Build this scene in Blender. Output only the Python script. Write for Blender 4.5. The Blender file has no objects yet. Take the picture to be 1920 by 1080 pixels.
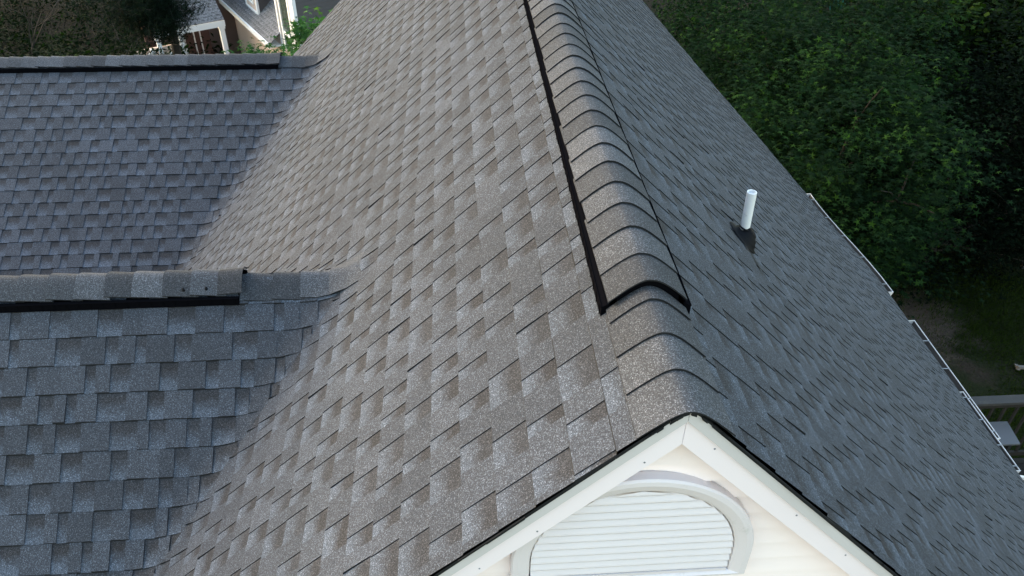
import bpy, bmesh, math, random
import numpy as np
from mathutils import Vector, Matrix

# ------------------------------------------------------------------ camera, light
sc = bpy.context.scene
COL = sc.collection
CAM = (-0.5513614, -1.34444188, 1.41713076)
cd = bpy.data.cameras.new("camera"); cam = bpy.data.objects.new("camera", cd); COL.objects.link(cam)
cd.sensor_width = 36.0; cd.lens = 1499.36 / 1920 * 36.0; cd.clip_end = 600; cd.clip_start = 0.02
_f = Vector((0.06249943, 0.78779544, -0.61275783)).normalized()
_r = Vector((0.99749927, -0.06960672, 0.01225162)); _r = (_r - _f * _r.dot(_f)).normalized()
_u = _r.cross(_f)
M = Matrix((_r, _u, -_f)).transposed().to_4x4(); M.translation = Vector(CAM)
cam.matrix_world = M
sc.camera = cam

SUN_EL, SUN_AZ = math.radians(25), math.radians(-64)      # azimuth from +Y, clockwise
w = bpy.data.worlds.new("World"); sc.world = w; w.use_nodes = True
nt = w.node_tree; bg = nt.nodes["Background"]
sky = nt.nodes.new("ShaderNodeTexSky"); sky.sky_type = 'NISHITA'; sky.sun_disc = False
sky.sun_elevation = SUN_EL; sky.sun_rotation = SUN_AZ; sky.air_density = 1.8; sky.dust_density = 1.2; sky.ozone_density = 0.9
nt.links.new(sky.outputs[0], bg.inputs[0]); bg.inputs[1].default_value = 0.15
sd = bpy.data.lights.new("sun", 'SUN'); so = bpy.data.objects.new("sun", sd); COL.objects.link(so)
sd.energy = 0.92; sd.angle = math.radians(32); sd.color = (1.0, 0.785, 0.585)
dvec = Vector((math.sin(SUN_AZ) * math.cos(SUN_EL), math.cos(SUN_AZ) * math.cos(SUN_EL), math.sin(SUN_EL)))
so.rotation_euler = dvec.to_track_quat('Z', 'Y').to_euler(); so.location = (-10, 5, 20)
sc.view_settings.view_transform = 'Standard'; sc.view_settings.look = 'None'; sc.view_settings.gamma = 1
sc.view_settings.exposure = 2.02
sc.cycles.use_denoising = True
sc.cycles.max_bounces = 6

# ------------------------------------------------------------------ helpers
def smooth(a, b, x):
    x = min(1, max(0, (x - a) / (b - a))); return x * x * (3 - 2 * x)

def link(o, parent=None):
    COL.objects.link(o)
    if parent is not None: o.parent = parent
    return o

def tag(o, label=None, cat=None, group=None, kind=None):
    if label: o["label"] = label
    if cat: o["category"] = cat
    if group: o["group"] = group
    if kind: o["kind"] = kind
    return o

def empty(name, loc=(0, 0, 0), rz=0):
    o = bpy.data.objects.new(name, None); o.location = loc; o.rotation_euler = (0, 0, rz); COL.objects.link(o)
    return o

class MB:
    """collects polygons with per-corner colour and a material index"""
    def __init__(s): s.v = []; s.f = []; s.c = []; s.m = []
    def poly(s, pts, cols=None, m=0):
        i = len(s.v); s.v += [tuple(p) for p in pts]; s.f.append(tuple(range(i, i + len(pts))))
        s.c.append(cols if cols is not None else [(0.5, 0.5, 0, 1)] * len(pts)); s.m.append(m)
    def grid(s, rows, m=0, col=None, close=False):
        i = len(s.v); n = len(rows[0])
        for r in rows: s.v += [tuple(p) for p in r]
        for a in range(len(rows) - 1):
            for b in range(n if close else n - 1):
                b2 = (b + 1) % n
                s.f.append((i + a * n + b, i + a * n + b2, i + (a + 1) * n + b2, i + (a + 1) * n + b))
                s.c.append([col or (0.5, 0.5, 0, 1)] * 4); s.m.append(m)
    def box(s, x0, x1, y0, y1, z0, z1, m=0, T=None):
        P = [(x0, y0, z0), (x1, y0, z0), (x1, y1, z0), (x0, y1, z0), (x0, y0, z1), (x1, y0, z1), (x1, y1, z1), (x0, y1, z1)]
        if T: P = [T(p) for p in P]
        for q in ((3, 2, 1, 0), (4, 5, 6, 7), (0, 1, 5, 4), (1, 2, 6, 5), (2, 3, 7, 6), (3, 0, 4, 7)):
            s.poly([P[k] for k in q], m=m)
    def tube(s, pts, rad, n=8, m=0, caps=True):
        rows = []
        for i, p in enumerate(pts):
            p = Vector(p); a = Vector(pts[max(0, i - 1)]); b = Vector(pts[min(len(pts) - 1, i + 1)])
            d = (b - a).normalized(); ref = Vector((0, 0, 1)) if abs(d.z) < .9 else Vector((1, 0, 0))
            x = d.cross(ref).normalized(); y = d.cross(x); r = rad[i] if isinstance(rad, (list, tuple)) else rad
            rows.append([p + (x * math.cos(t) + y * math.sin(t)) * r for t in [2 * math.pi * k / n for k in range(n)]])
        s.grid(rows, m, close=True)
        if caps:
            s.poly(rows[0][::-1], m=m); s.poly(rows[-1], m=m)
    def bar(s, a, b, wx, wz, m=0):
        """rectangular bar from a to b; wx across (horizontal), wz height"""
        a = Vector(a); b = Vector(b); d = (b - a).normalized()
        ref = Vector((0, 0, 1)) if abs(d.z) < .95 else Vector((1, 0, 0))
        x = d.cross(ref).normalized() * wx / 2; y = x.cross(d).normalized() * wz / 2
        A = [a - x - y, a + x - y, a + x + y, a - x + y]; B = [p + (b - a) for p in A]
        s.grid([A, B], m, close=True); s.poly(A[::-1], m=m); s.poly(B, m=m)
    def build(s, name, mats, parent=None, smooth_=False, merge=False):
        me = bpy.data.meshes.new(name); me.from_pydata(s.v, [], s.f)
        if not isinstance(mats, (list, tuple)): mats = [mats]
        for m_ in mats: me.materials.append(m_)
        me.polygons.foreach_set("material_index", s.m)
        ca = me.color_attributes.new("tabs", 'FLOAT_COLOR', 'CORNER')
        ca.data.foreach_set("color", np.array([x for c in s.c for k in c for x in k], dtype=np.float32))
        if merge:
            bm = bmesh.new(); bm.from_mesh(me); bmesh.ops.remove_doubles(bm, verts=bm.verts, dist=1e-5)
            bmesh.ops.recalc_face_normals(bm, faces=bm.faces); bm.to_mesh(me); bm.free()
        if smooth_: me.polygons.foreach_set("use_smooth", [True] * len(me.polygons))
        me.update(); return link(bpy.data.objects.new(name, me), parent)

# ------------------------------------------------------------------ materials
def mat(name): 
    m = bpy.data.materials.new(name); m.use_nodes = True; n = m.node_tree
    return m, n, n.nodes["Principled BSDF"]
def N(n, t, **k):
    x = n.nodes.new(t)
    for a, b in k.items(): setattr(x, a, b)
    return x
def math_(n, op, a, b=None, c=None, clamp=False):
    x = N(n, "ShaderNodeMath", operation=op); x.use_clamp = clamp
    for i, v in enumerate((a, b, c)):
        if v is None: continue
        if isinstance(v, (int, float)): x.inputs[i].default_value = v
        else: n.links.new(v, x.inputs[i])
    return x.outputs[0]
def mixc(n, f, a, b, typ='MIX'):
    x = N(n, "ShaderNodeMix", data_type='RGBA', blend_type=typ)
    for i, v in ((0, f), (6, a), (7, b)):
        if isinstance(v, (int, float)): x.inputs[i].default_value = v
        elif isinstance(v, (tuple, list)): x.inputs[i].default_value = (*v[:3], 1)
        else: n.links.new(v, x.inputs[i])
    return x.outputs[2]
def ramp(n, fac, stops, interp='LINEAR'):
    x = N(n, "ShaderNodeValToRGB"); x.color_ramp.interpolation = interp
    e = x.color_ramp.elements
    while len(e) < len(stops): e.new(0.5)
    for k, (p, c) in enumerate(stops):
        e[k].position = p; e[k].color = (c, c, c, 1) if isinstance(c, (int, float)) else (*c, 1)
    n.links.new(fac, x.inputs[0]); return x.outputs[0]
def noise(n, vec, scale, detail=2, rough=.5):
    x = N(n, "ShaderNodeTexNoise"); x.inputs["Scale"].default_value = scale; x.inputs["Detail"].default_value = detail
    x.inputs["Roughness"].default_value = rough; n.links.new(vec, x.inputs["Vector"]); return x.outputs["Fac"]

def shingle_mat(name, dark=(.0262, .0262, .0290), mid=(.0445, .0505, .0625), light=(.069, .083, .107), contrast=1.0, plain=False, lo=.82, hi=1.16):
    m, n, p = mat(name)
    tc = N(n, "ShaderNodeTexCoord").outputs["Object"]
    at = N(n, "ShaderNodeAttribute", attribute_name="tabs")
    sp = N(n, "ShaderNodeSeparateColor"); n.links.new(at.outputs["Color"], sp.inputs[0])
    tone, v, typ = sp.outputs[0], sp.outputs[1], sp.outputs[2]
    nz = noise(n, tc, 30, 3, .6)
    nzw = noise(n, tc, 130, 2, .6)
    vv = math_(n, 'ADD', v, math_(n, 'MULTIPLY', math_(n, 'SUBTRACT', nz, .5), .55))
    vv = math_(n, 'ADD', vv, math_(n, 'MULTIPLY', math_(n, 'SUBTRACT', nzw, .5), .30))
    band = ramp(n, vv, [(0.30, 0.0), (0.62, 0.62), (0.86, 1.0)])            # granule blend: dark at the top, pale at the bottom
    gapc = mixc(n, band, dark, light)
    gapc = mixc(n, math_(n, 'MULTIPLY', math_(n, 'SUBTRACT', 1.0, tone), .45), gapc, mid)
    toothc = mixc(n, tone, tuple(a * lo for a in mid), tuple(a * hi for a in mid))
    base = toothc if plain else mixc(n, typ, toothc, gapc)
    # slow weathering
    sl = noise(n, tc, 1.7, 4, .6)
    base = mixc(n, 1.0, base, ramp(n, sl, [(.25, (.86, .85, .84)), (.75, (1.12, 1.12, 1.13))]), 'MULTIPLY')
    base = mixc(n, 1.0, base, ramp(n, noise(n, tc, .55, 5, .7), [(.3, (.92, .91, .89)), (.7, (1.06, 1.07, 1.09))]), 'MULTIPLY')
    # granules
    vo = N(n, "ShaderNodeTexVoronoi"); vo.inputs["Scale"].default_value = 400; n.links.new(tc, vo.inputs["Vector"])
    sv = N(n, "ShaderNodeSeparateColor"); n.links.new(vo.outputs["Color"], sv.inputs[0])
    g = ramp(n, sv.outputs[0], [(0, .22), (.28, .55), (.62, .92), (.82, 1.5), (.94, 3.0), (1, 4.2)])
    g2 = ramp(n, noise(n, tc, 210, 2, .8), [(.30, .60), (.5, 1.0), (.70, 1.5)])
    gg = mixc(n, .60 * contrast, (1, 1, 1), mixc(n, 1.0, g, g2, 'MULTIPLY'))
    base = mixc(n, 1.0, base, gg, 'MULTIPLY')
    tint = mixc(n, math_(n, 'MULTIPLY', sv.outputs[1], .35), (1, 1, 1), (1.12, 1.0, .88))
    base = mixc(n, 1.0, base, tint, 'MULTIPLY')
    n.links.new(base, p.inputs["Base Color"]); p.inputs["Roughness"].default_value = .92
    p.inputs["Specular IOR Level"].default_value = .25
    b = N(n, "ShaderNodeBump"); b.inputs["Strength"].default_value = .35; b.inputs["Distance"].default_value = .0015
    n.links.new(sv.outputs[2], b.inputs["Height"]); n.links.new(b.outputs[0], p.inputs["Normal"])
    return m

def plain(name, col, rough=.7, var=.12, scale=6, spec=.3, metal=0, dirt=None, bump=0):
    m, n, p = mat(name); tc = N(n, "ShaderNodeTexCoord").outputs["Object"]
    f = noise(n, tc, scale, 5, .65)
    c = mixc(n, f, tuple(a * (1 - var) for a in col), tuple(min(1, a * (1 + var)) for a in col))
    if dirt:
        f2 = noise(n, tc, dirt[1], 6, .75)
        c = mixc(n, ramp(n, f2, [(dirt[2], 0.0), (min(1, dirt[2] + .22), 1.0)]), c, dirt[0])
    n.links.new(c, p.inputs["Base Color"]); p.inputs["Roughness"].default_value = rough
    p.inputs["Specular IOR Level"].default_value = spec; p.inputs["Metallic"].default_value = metal
    if bump:
        b = N(n, "ShaderNodeBump"); b.inputs["Strength"].default_value = bump; b.inputs["Distance"].default_value = .01
        n.links.new(noise(n, tc, scale * 6, 4), b.inputs["Height"]); n.links.new(b.outputs[0], p.inputs["Normal"])
    return m

MS = shingle_mat("shingle_granules")
MCAP = shingle_mat("cap_granules", mid=(.050, .054, .062), plain=True, lo=.58, hi=1.42)
MEDGE = plain("asphalt_cut_edge", (.010, .0105, .012), .85)
MPLAST = plain("black_vent_plastic", (.0035, .0035, .0045), .95, spec=.0)
MWHITE = plain("white_trim_paint", (.87, .775, .80), .45, .03, 3, dirt=((.45, .44, .40), 22, .66))
MRIGHT = MWHITE
MSIDE = plain("cream_vinyl_siding", (.92, .80, .775), .5, .03, 2.5, dirt=((.78, .66, .58), 7, .62))
MVENT = plain("aged_white_plastic", (.70, .64, .65), .55, .03, 9, dirt=((.52, .49, .47), 14, .60))
MLOUV = plain("white_louver_plastic", (.68, .62, .625), .5, .04, 9, dirt=((.5, .48, .44), 18, .66))
MPVC = plain("white_pvc", (.72, .72, .73), .4, .06, 20, dirt=((.36, .37, .38), 35, .56))
MRUB = plain("black_rubber", (.005, .0055, .0075), .7, spec=.12)
MALU = plain("white_aluminium", (.58, .55, .55), .4, .04, 8)
MSTRAP = plain("dull_strap_metal", (.20, .21, .23), .5)
MGUT = plain("gutter_inside_grime", (.05, .045, .042), .8, .3, 12)

# ------------------------------------------------------------------ main house roof surfaces
TL, TR = 1.0071, 1.05
W1Y, W1Z, W1T = 2.080, -1.099, 0.88
W2Y, W2Z, W2T = 7.230, -1.958, 0.58
YEND, EAVE = 9.2, 4.9
KS = 0.17
def smax(a, b, k=KS):
    h = max(k - abs(a - b), 0) / k; return max(a, b) + h * h * k / 4
def zw(y, i):
    return W1Z - W1T * abs(y - W1Y) if i == 1 else W2Z - W2T * abs(y - W2Y)
def ZL(x, y):
    zl = TL * x; m = smax(zl, zw(y, 1)); return smax(m, zw(y, 2))
def vdist(x, y): return abs(TL * x - max(zw(y, 1), zw(y, 2)))
def crv(y): return 0.012 - 0.009 * smooth(6.3, 9.2, y)
def ZR(x, y): return -TR * x + crv(y) * x * x + .004 * math.sin(y * 1.3 + x * 2.1) 
def clip(poly, a, b, c):
    """keep a*x+b*y+c>=0; poly: list of (x,y,z,col)"""
    out = []; n = len(poly)
    for i in range(n):
        P, Q = poly[i], poly[(i + 1) % n]
        dp = a * P[0] + b * P[1] + c; dq = a * Q[0] + b * Q[1] + c
        if dp >= 0: out.append(P)
        if (dp > 0) != (dq > 0) and abs(dp - dq) > 1e-12:
            t = dp / (dp - dq)
            out.append(tuple(P[k] + (Q[k] - P[k]) * t for k in range(3)) + (tuple(P[3][k] + (Q[3][k] - P[3][k]) * t for k in range(4)),))
    return out
YM = 4.71
def n1(s):  # zL >= near slope of wing 1 (y<=W1Y), sign s
    return (s * TL, -s * W1T, s * (-W1Z + W1T * W1Y))
def f1(s): return (s * TL, s * W1T, s * (-W1Z - W1T * W1Y))
def n2(s): return (s * TL, -s * W2T, s * (-W2Z + W2T * W2Y))
def f2(s): return (s * TL, s * W2T, s * (-W2Z - W2T * W2Y))
CL_LEFT = [[(0, -1, W1Y), n1(1)], [(0, 1, -W1Y), (0, -1, YM), f1(1)], [(0, 1, -YM), (0, -1, W2Y), n2(1)], [(0, 1, -W2Y), f2(1)]]
CL_W1N = [[n1(-1)]]; CL_W1F = [[f1(-1), (0, -1, YM)]]; CL_W2N = [[n2(-1), (0, 1, -YM)]]; CL_W2F = [[f2(-1)]]

EXPO = 0.143
def shingles(name, parent, P, S0, S1, U0, U1, seed, zone=None, label=None, end_lo=False, first=0.0):
    """P(u,s) -> (x,y,zsurface,vertical factor); teeth and gaps are modelled, edges show the dark asphalt"""
    rng = random.Random(seed); mb = MB()
    def emit(q, cols, m):
        base = [(x, y, z, c) for (x, y, z), c in zip(q, cols)]
        if zone is None: mb.poly(q, cols, m); return
        for zs in zone:
            r = base
            for (a, b, c) in zs:
                r = clip(r, a, b, c)
                if len(r) < 3: break
            if len(r) >= 3: mb.poly([v[:3] for v in r], [v[3] for v in r], m)
    def pt(u, s, h):
        x, y, z, k = P(u, s)
        if zone is not None: h *= .15 + .85 * smooth(.0, .07, vdist(x, y))
        return (x, y, z + h * k)
    nrow = int(math.ceil((S1 - S0) / EXPO))
    for r in range(nrow):
        sa = S0 + r * EXPO + first; sb = min(sa + EXPO, S1)
        if sa >= S1: break
        u = U0 - rng.uniform(0, .3); run = 0
        lift = rng.uniform(0, .0015)
        tooth = rng.random() < .5
        shing = rng.uniform(.3, .7); left = rng.uniform(.2, 1.0)
        while u < U1:
            wd = rng.choice((.058, .075, .092, .11, .135)) if tooth else rng.choice((.052, .07, .09, .112, .135))
            wd *= rng.uniform(.9, 1.1); ue = u + wd; left -= wd
            if left < 0: shing = rng.uniform(.25, .75); left = 1.0
            a, b = max(u, U0), min(ue, U1)
            if b - a > .004:
                tone = min(1, max(0, shing + rng.uniform(-.35, .35)))
                ja = rng.uniform(-.0012, .0012)
                h0, h1 = (.0045, .0085 + lift) if tooth else (.001, .0052 + lift)
                if tooth and rng.random() < .02: h1 += rng.uniform(.002, .006)
                sbb = sb + ja
                flag = 0.0 if tooth else 1.0
                nsub = nu = 1
                if zone is not None:
                    X, Y = P((a + b) / 2, (sa + sbb) / 2)[:2]
                    if vdist(X, Y) < .6: nsub, nu = 4, 4
                for k in range(nsub):
                    ta, tb = k / nsub, (k + 1) / nsub
                    ua, ub = sa + (sbb - sa) * ta, sa + (sbb - sa) * tb
                    ha, hb = h0 + (h1 - h0) * ta, h0 + (h1 - h0) * tb
                    for j in range(nu):
                        a_, b_ = a + (b - a) * j / nu, a + (b - a) * (j + 1) / nu
                        emit([pt(a_, ua, ha), pt(b_, ua, ha), pt(b_, ub, hb), pt(a_, ub, hb)],
                             [(tone, ta, flag, 1), (tone, ta, flag, 1), (tone, tb, flag, 1), (tone, tb, flag, 1)], 0)
                e = (tone, 1, flag, 1)
                # butt edge
                for j in range(nu):
                    a_, b_ = a + (b - a) * j / nu, a + (b - a) * (j + 1) / nu
                    emit([pt(a_, sbb, h1), pt(b_, sbb, h1), pt(b_, sbb, -.001), pt(a_, sbb, -.001)], [e] * 4, 1)
                if tooth:
                    for uu, sgn in ((a, 0), (b, 1)):
                        q = [pt(uu, sa, h0), pt(uu, sbb, h1), pt(uu, sbb, -.001), pt(uu, sa, -.001)]
                        emit(q if sgn else q[::-1], [e] * 4, 1)
                if a <= U0 + 1e-6 or b >= U1 - 1e-6:
                    uu = a if a <= U0 + 1e-6 else b
                    emit([pt(uu, sa, h0), pt(uu, sbb, h1), pt(uu, sbb, -.012), pt(uu, sa, -.012)], [e] * 4, 1)
            u = ue; tooth = not tooth
            if not tooth and rng.random() < .12: tooth = True
    # underlay sheet so nothing shows through
    o = mb.build(name, [MS, MEDGE], parent)
    if label: o["label"] = label
    return o

house = tag(empty("house", (0, 4.6, -9)), "large grey shingle-roofed house with white gable trim filling the foreground", "house")
def H(o):            # children are built in world coordinates: cancel the parent's offset
    o.matrix_parent_inverse = Matrix.Translation((0, -4.6, 9)); return o
cL = 1 / math.hypot(1, TL); cR = 1 / math.hypot(1, TR)
def PL(u, s): x = -s * cL; return (x, u, ZL(x, u), 1 / cL)
def PR(u, s): x = s * cR; return (x, u, ZR(x, u), 1 / cR)
def mkW(y0, t, sg):
    c = 1 / math.hypot(1, t)
    def P(u, s):
        y = y0 + sg * s * c; return (-u, y, ZL(-u, y), 1 / c)
    return P
shingle_l = H(shingles("roof_slope", house, PL, 0.100, 4.4 / cL, -0.012, YEND, 11, CL_LEFT, "sunlit warm grey shingle slope beside the main ridge"))
shingle_r = H(shingles("roof_slope", house, PR, 0.100, EAVE / cR, -0.012, YEND, 12, None, "shaded blue grey shingle slope falling to the gutters"))
H(shingles("roof_slope", house, mkW(W1Y, W1T, -1), 0.02, 5.0, 1.02, 7.5, 13, CL_W1N, "near wing slope below the short ridge vent"))
H(shingles("roof_slope", house, mkW(W1Y, W1T, 1), 0.02, 3.6, 1.02, 7.5, 14, CL_W1F))
H(shingles("roof_slope", house, mkW(W2Y, W2T, -1), 0.02, 3.2, 1.8, 9.5, 15, CL_W2N, "far wing slope of dark grey shingles"))
H(shingles("roof_slope", house, mkW(W2Y, W2T, 1), 0.02, 3.2, 1.8, 9.5, 16, CL_W2F))

# sheathing under the shingles (also the roof's thickness at rakes and eaves)
mb = MB()
def sheet(fn, xs, ys, dz):
    for i in range(len(xs) - 1):
        for j in range(len(ys) - 1):
            q = [(xs[i], ys[j]), (xs[i + 1], ys[j]), (xs[i + 1], ys[j + 1]), (xs[i], ys[j + 1])]
            mb.poly([(x, y, fn(x, y) + dz) for x, y in q])
lin = lambda a, b, n: [a + (b - a) * i / n for i in range(n + 1)]
sheet(ZR, [.06] + lin(.2, EAVE - .02, 24), lin(0, YEND, 40), -.006)
sheet(lambda x, y: TL * x, lin(-4.38, -.06, 10), lin(0, YEND, 30), -.02)
sheet(lambda x, y: zw(y, 1), lin(-7.5, -1.15, 4), lin(-1.5, W1Y, 8) + lin(W1Y, 4.6, 8)[1:], -.012)
sheet(lambda x, y: zw(y, 2), lin(-9.5, -2.05, 4), lin(4.8, W2Y, 8) + lin(W2Y, 9.2, 6)[1:], -.012)
H(mb.build("roof_deck", MEDGE, house))

# ------------------------------------------------------------------ ridge caps and vents
def profile(hw, t0, t1, rad, z0, n=9):
    """cross section over a ridge: list of (across, z); t0 slope on the negative side, t1 on the positive side"""
    out = []
    for i in range(-n, n + 1):
        a = i / n; x = hw * (abs(a) ** 1.25) * (1 if a > 0 else -1)
        t = t0 if x < 0 else t1
        out.append((x, z0 - t * (math.sqrt(x * x + rad * rad) - rad * .15)))
    return out
def caps(parent, M_, a0, n, hw, t0, t1, rad, z0, seed, flare=.0, expo=EXPO, zfun=None, names="ridge_cap", bump_=.0, front=True, first_tone=None, h_=.010, em=1):
    """M_(along, across, z) -> world point. Caps run from a0 in +along; the low numbers lie on top of nothing (course start)"""
    rng = random.Random(seed); mb = MB()
    for k in range(n):
        s0 = a0 + k * expo + rng.uniform(-.004, .004); s1 = s0 + expo * 1.25
        tone = (rng.choice((.15, .35, .5, .6, .75, .95)) if em == 0 else rng.uniform(.1, .9)) if not (k == 0 and first_tone is not None) else first_tone
        w_ = hw * rng.uniform(.97, 1.03); sk = rng.uniform(-.004, .004)
        h0, h1 = h_ + rng.uniform(0, .003), .0015
        pr = profile(w_, t0, t1, rad, 0)
        rows = []
        for (s, h) in ((s0, h0), ((s0 + s1) / 2, (h0 + h1) / 2), (s1, h1)):
            rows.append([M_(s + sk * x / w_, x, z0 + z + h + (zfun(s, x) if zfun else 0)) for x, z in pr])
        mb.grid(rows, 0, (tone, .5, 0, 1))
        low = [M_(s0 + sk * x / w_, x, z0 + z + h0 - .0055 + (zfun(s0, x) if zfun else 0)) for x, z in pr]
        mb.grid([low, rows[0]], em)
        for e in (0, -1):
            q = [rows[0][e], rows[1][e], rows[2][e]]
            mb.poly(q + [(p[0], p[1], p[2] - .005) for p in q[::-1]], m=1)
    o = mb.build(names, [MCAP, MEDGE], parent, smooth_=False)
    me = o.data
    me.polygons.foreach_set("use_smooth", [p.material_index == 0 for p in me.polygons])
    # weld each cap's own top surface for smooth shading
    return H(o) if parent is house else o

def vent(M_, a0, a1, hw, t0, t1, rad, z0, label, thick=.020, lip=.016, joints=()):
    """plastic vent body below the caps: top sheet, slotted sides, closed ends"""
    mb = MB(); pr = profile(hw - .012, t0, t1, rad, 0)
    top = lambda s: [M_(s, x, z0 + z) for x, z in pr]
    bot = lambda s: [M_(s, x, z0 + z - thick * 1.35) for x, z in pr]
    n = max(2, int((a1 - a0) / .5)); ss = lin(a0, a1, n)
    mb.grid([top(s) for s in ss]); mb.grid([bot(s) for s in ss][::-1])
    for s in (a0, a1): mb.grid([top(s), bot(s)])
    for sg, t in ((-1, t0), (1, t1)):
        # louvred edge strip standing just outside the caps, with cross ribs
        xo = hw + lip; ze = z0 - t * (math.sqrt(hw * hw + rad * rad) - rad * .15); zo = ze - t * lip
        A = [M_(s, sg * xo, zo - .002) for s in ss]; B = [M_(s, sg * xo, zo - thick * 1.30) for s in ss]
        C_ = [M_(s, sg * (hw - .004), ze - .006) for s in ss]
        mb.grid([A, B]); mb.grid([C_, A])
        for s in (a0, a1):
            mb.poly([M_(s, sg * (hw - .03), ze + .004 + t * .024), M_(s, sg * (hw - .004), ze - .006), M_(s, sg * xo, zo - .002), M_(s, sg * xo, zo - thick * 1.3), M_(s, sg * (hw - .03), ze - thick * 1.3 + t * .024)])
        k = a0 + .02
        while k < a1:
            mb.bar(M_(k, sg * (xo + .001), zo), M_(k, sg * (xo + .001), zo - thick * 1.3), .002, .002)
            k += .060
        mb.tube([M_(s, sg * xo, zo - .001) for s in ss], .0022, 5)
        mb.tube([M_(s, sg * (xo + .002), zo - thick * 1.3) for s in ss], .0025, 5)
    o = H(mb.build("ridge_vent", MPLAST, house)); o["label"] = label
    return o

Mmain = lambda s, x, z: (x, s, z)
# plain caps near the gable, then the raised vent with its own caps
caps(house, Mmain, -.018, 4, .126, TL, TR, .046, .016, 21, expo=.148)
v0 = vent(Mmain, .487, YEND - .5, .124, TL, TR, .056, .052, "raised black vent under the caps of the main ridge", thick=.038, lip=.013)
caps(v0, Mmain, .475, 58, .124, TL, TR, .056, .052, 22, bump_=1)
caps(house, Mmain, YEND - .55, 4, .126, TL, TR, .055, .017, 23)
def MW(yr): return lambda s, x, z: (-s, yr + x, z)
# wing 1: plain caps run into the main slope, vent starts left of them
def zf1(s, x):
    X, Y = -s, W1Y + x; base = W1Z - W1T * abs(x); return max(0, ZL(X, Y) - base)
MV = lambda yr: (lambda s, x, z: (s, yr + x, z))
caps(house, MV(W1Y), -1.07 - 5 * .143 - .03, 5, .115, W1T, W1T, .030, W1Z + .009, 24, zfun=lambda s, x: zf1(-s, x), h_=.012, em=0)
v1 = vent(MW(W1Y), 1.70, 7.4, .112, W1T, W1T, .040, W1Z + .048, "slotted black vent on the near wing ridge", thick=.029, lip=.011)
caps(v1, MV(W1Y), -1.80 - 39 * .143, 39, .108, W1T, W1T, .040, W1Z + .045, 25, h_=.014, em=0)
caps(v1, MW(W1Y), 1.685, 1, .110, W1T, W1T, .040, W1Z + .052, 28, first_tone=.0, expo=.10)
def zf2(s, x):
    X, Y = -s, W2Y + x; base = W2Z - W2T * abs(x); return max(0, ZL(X, Y) - base)
caps(house, MV(W2Y), -1.88 - 5 * .143, 5, .14, W2T, W2T, .030, W2Z + .009, 26, zfun=lambda s, x: zf2(-s, x), h_=.012, em=0)
v2 = vent(MW(W2Y), 2.45, 9.4, .135, W2T, W2T, .034, W2Z + .045, "black vent on the far wing ridge", thick=.030, lip=.010)
caps(v2, MV(W2Y), -2.55 - 47 * .143, 47, .13, W2T, W2T, .034, W2Z + .042, 27, h_=.014, em=0)
caps(v2, MW(W2Y), 2.43, 1, .132, W2T, W2T, .034, W2Z + .049, 29, expo=.11)
for (s, x) in ((1.86, -.085), (1.975, -.088)):
    mb = MB(); rr = random.Random(int(s * 100))
    c0 = Vector((-s, W1Y + x, W1Z + .056 - W1T * .075))
    rows = [[c0 + Vector((math.cos(a) * r * rr.uniform(.7, 1.2), math.sin(a) * r * .8, h - .004 - W1T * .0 + math.sin(a) * r * W1T * .9)) for a in [k * math.pi / 5 for k in range(10)]] for r, h in ((.008, -.008), (.006, -.001), (.002, .001))]
    mb.grid(rows, close=True); mb.poly(rows[-1])
    d = mb.build("sealant_dab", MRUB, v1)

# ------------------------------------------------------------------ gable end
YW = .06
def rake(sg, t, name, label):
    mb = MB()
    def sec(d, y0, y1, za, zb, skip=0.0):
        # board between vertical offsets za (top) and zb (bottom) below the roof plane
        pts = []
        L = 4.6 if sg > 0 else 4.2
        cut = .0006
        A = [(sg * cut, y0, -za), (sg * L, y0, -t * L - za + (crv(0) * L * L if sg > 0 else 0)), (sg * L, y0, -t * L - zb + (crv(0) * L * L if sg > 0 else 0)), (sg * cut, y0, -zb)]
        n = 10
        f = lambda x, o: -t * x + (crv(0) * x * x if sg > 0 else 0) - o
        ft = lambda x, o: -t * math.sqrt(x * x + .019 ** 2) + (crv(0) * x * x if sg > 0 else 0) - o
        X = [cut, .008, .016, .026, .04, .06, .09, .14] + lin(.25, L, 9); n = len(X) - 1
        rowsF = [[(sg * x, y0, ft(x, za)), (sg * x, y0, f(x, zb))] for x in X]
        rowsB = [[(sg * x, y1, ft(x, za)), (sg * x, y1, f(x, zb))] for x in X]
        for i in range(n):
            a, b, c, d_ = rowsF[i], rowsF[i + 1], rowsB[i], rowsB[i + 1]
            mb.poly([a[0], b[0], b[1], a[1]]); mb.poly([c[1], d_[1], d_[0], c[0]])
            mb.poly([a[0], c[0], d_[0], b[0]]); mb.poly([a[1], b[1], d_[1], c[1]])
        mb.poly([rowsF[0][0], rowsF[0][1], rowsB[0][1], rowsB[0][0]])
    sec(0, 0.0, .045, .046, .155)
    o = H(mb.build("rake_board", MWHITE, house)); 
    mb = MB(); sec(0, -.009, .0, .010, .062)
    mb.build("drip_edge", MALU, o)
    rn = random.Random(31 + sg); x = .09
    while x < 1.2:
        zz = -t * x - rn.choice((.085, .10, .13)); mb = MB()
        c = [(sg * x + .0028 * math.cos(a), -.0012, zz + .0028 * math.sin(a)) for a in [2 * math.pi * k / 8 for k in range(8)]]
        mb.poly(c); mb.grid([c, [(a, .0005, b) for a, _, b in c]], close=True); mb.build("nail_head", MSTRAP, o); x += rn.uniform(.16, .30)
    return o
rake(-1, TL, "rake_board", None); rake(1, TR, "rake_board", None)
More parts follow.
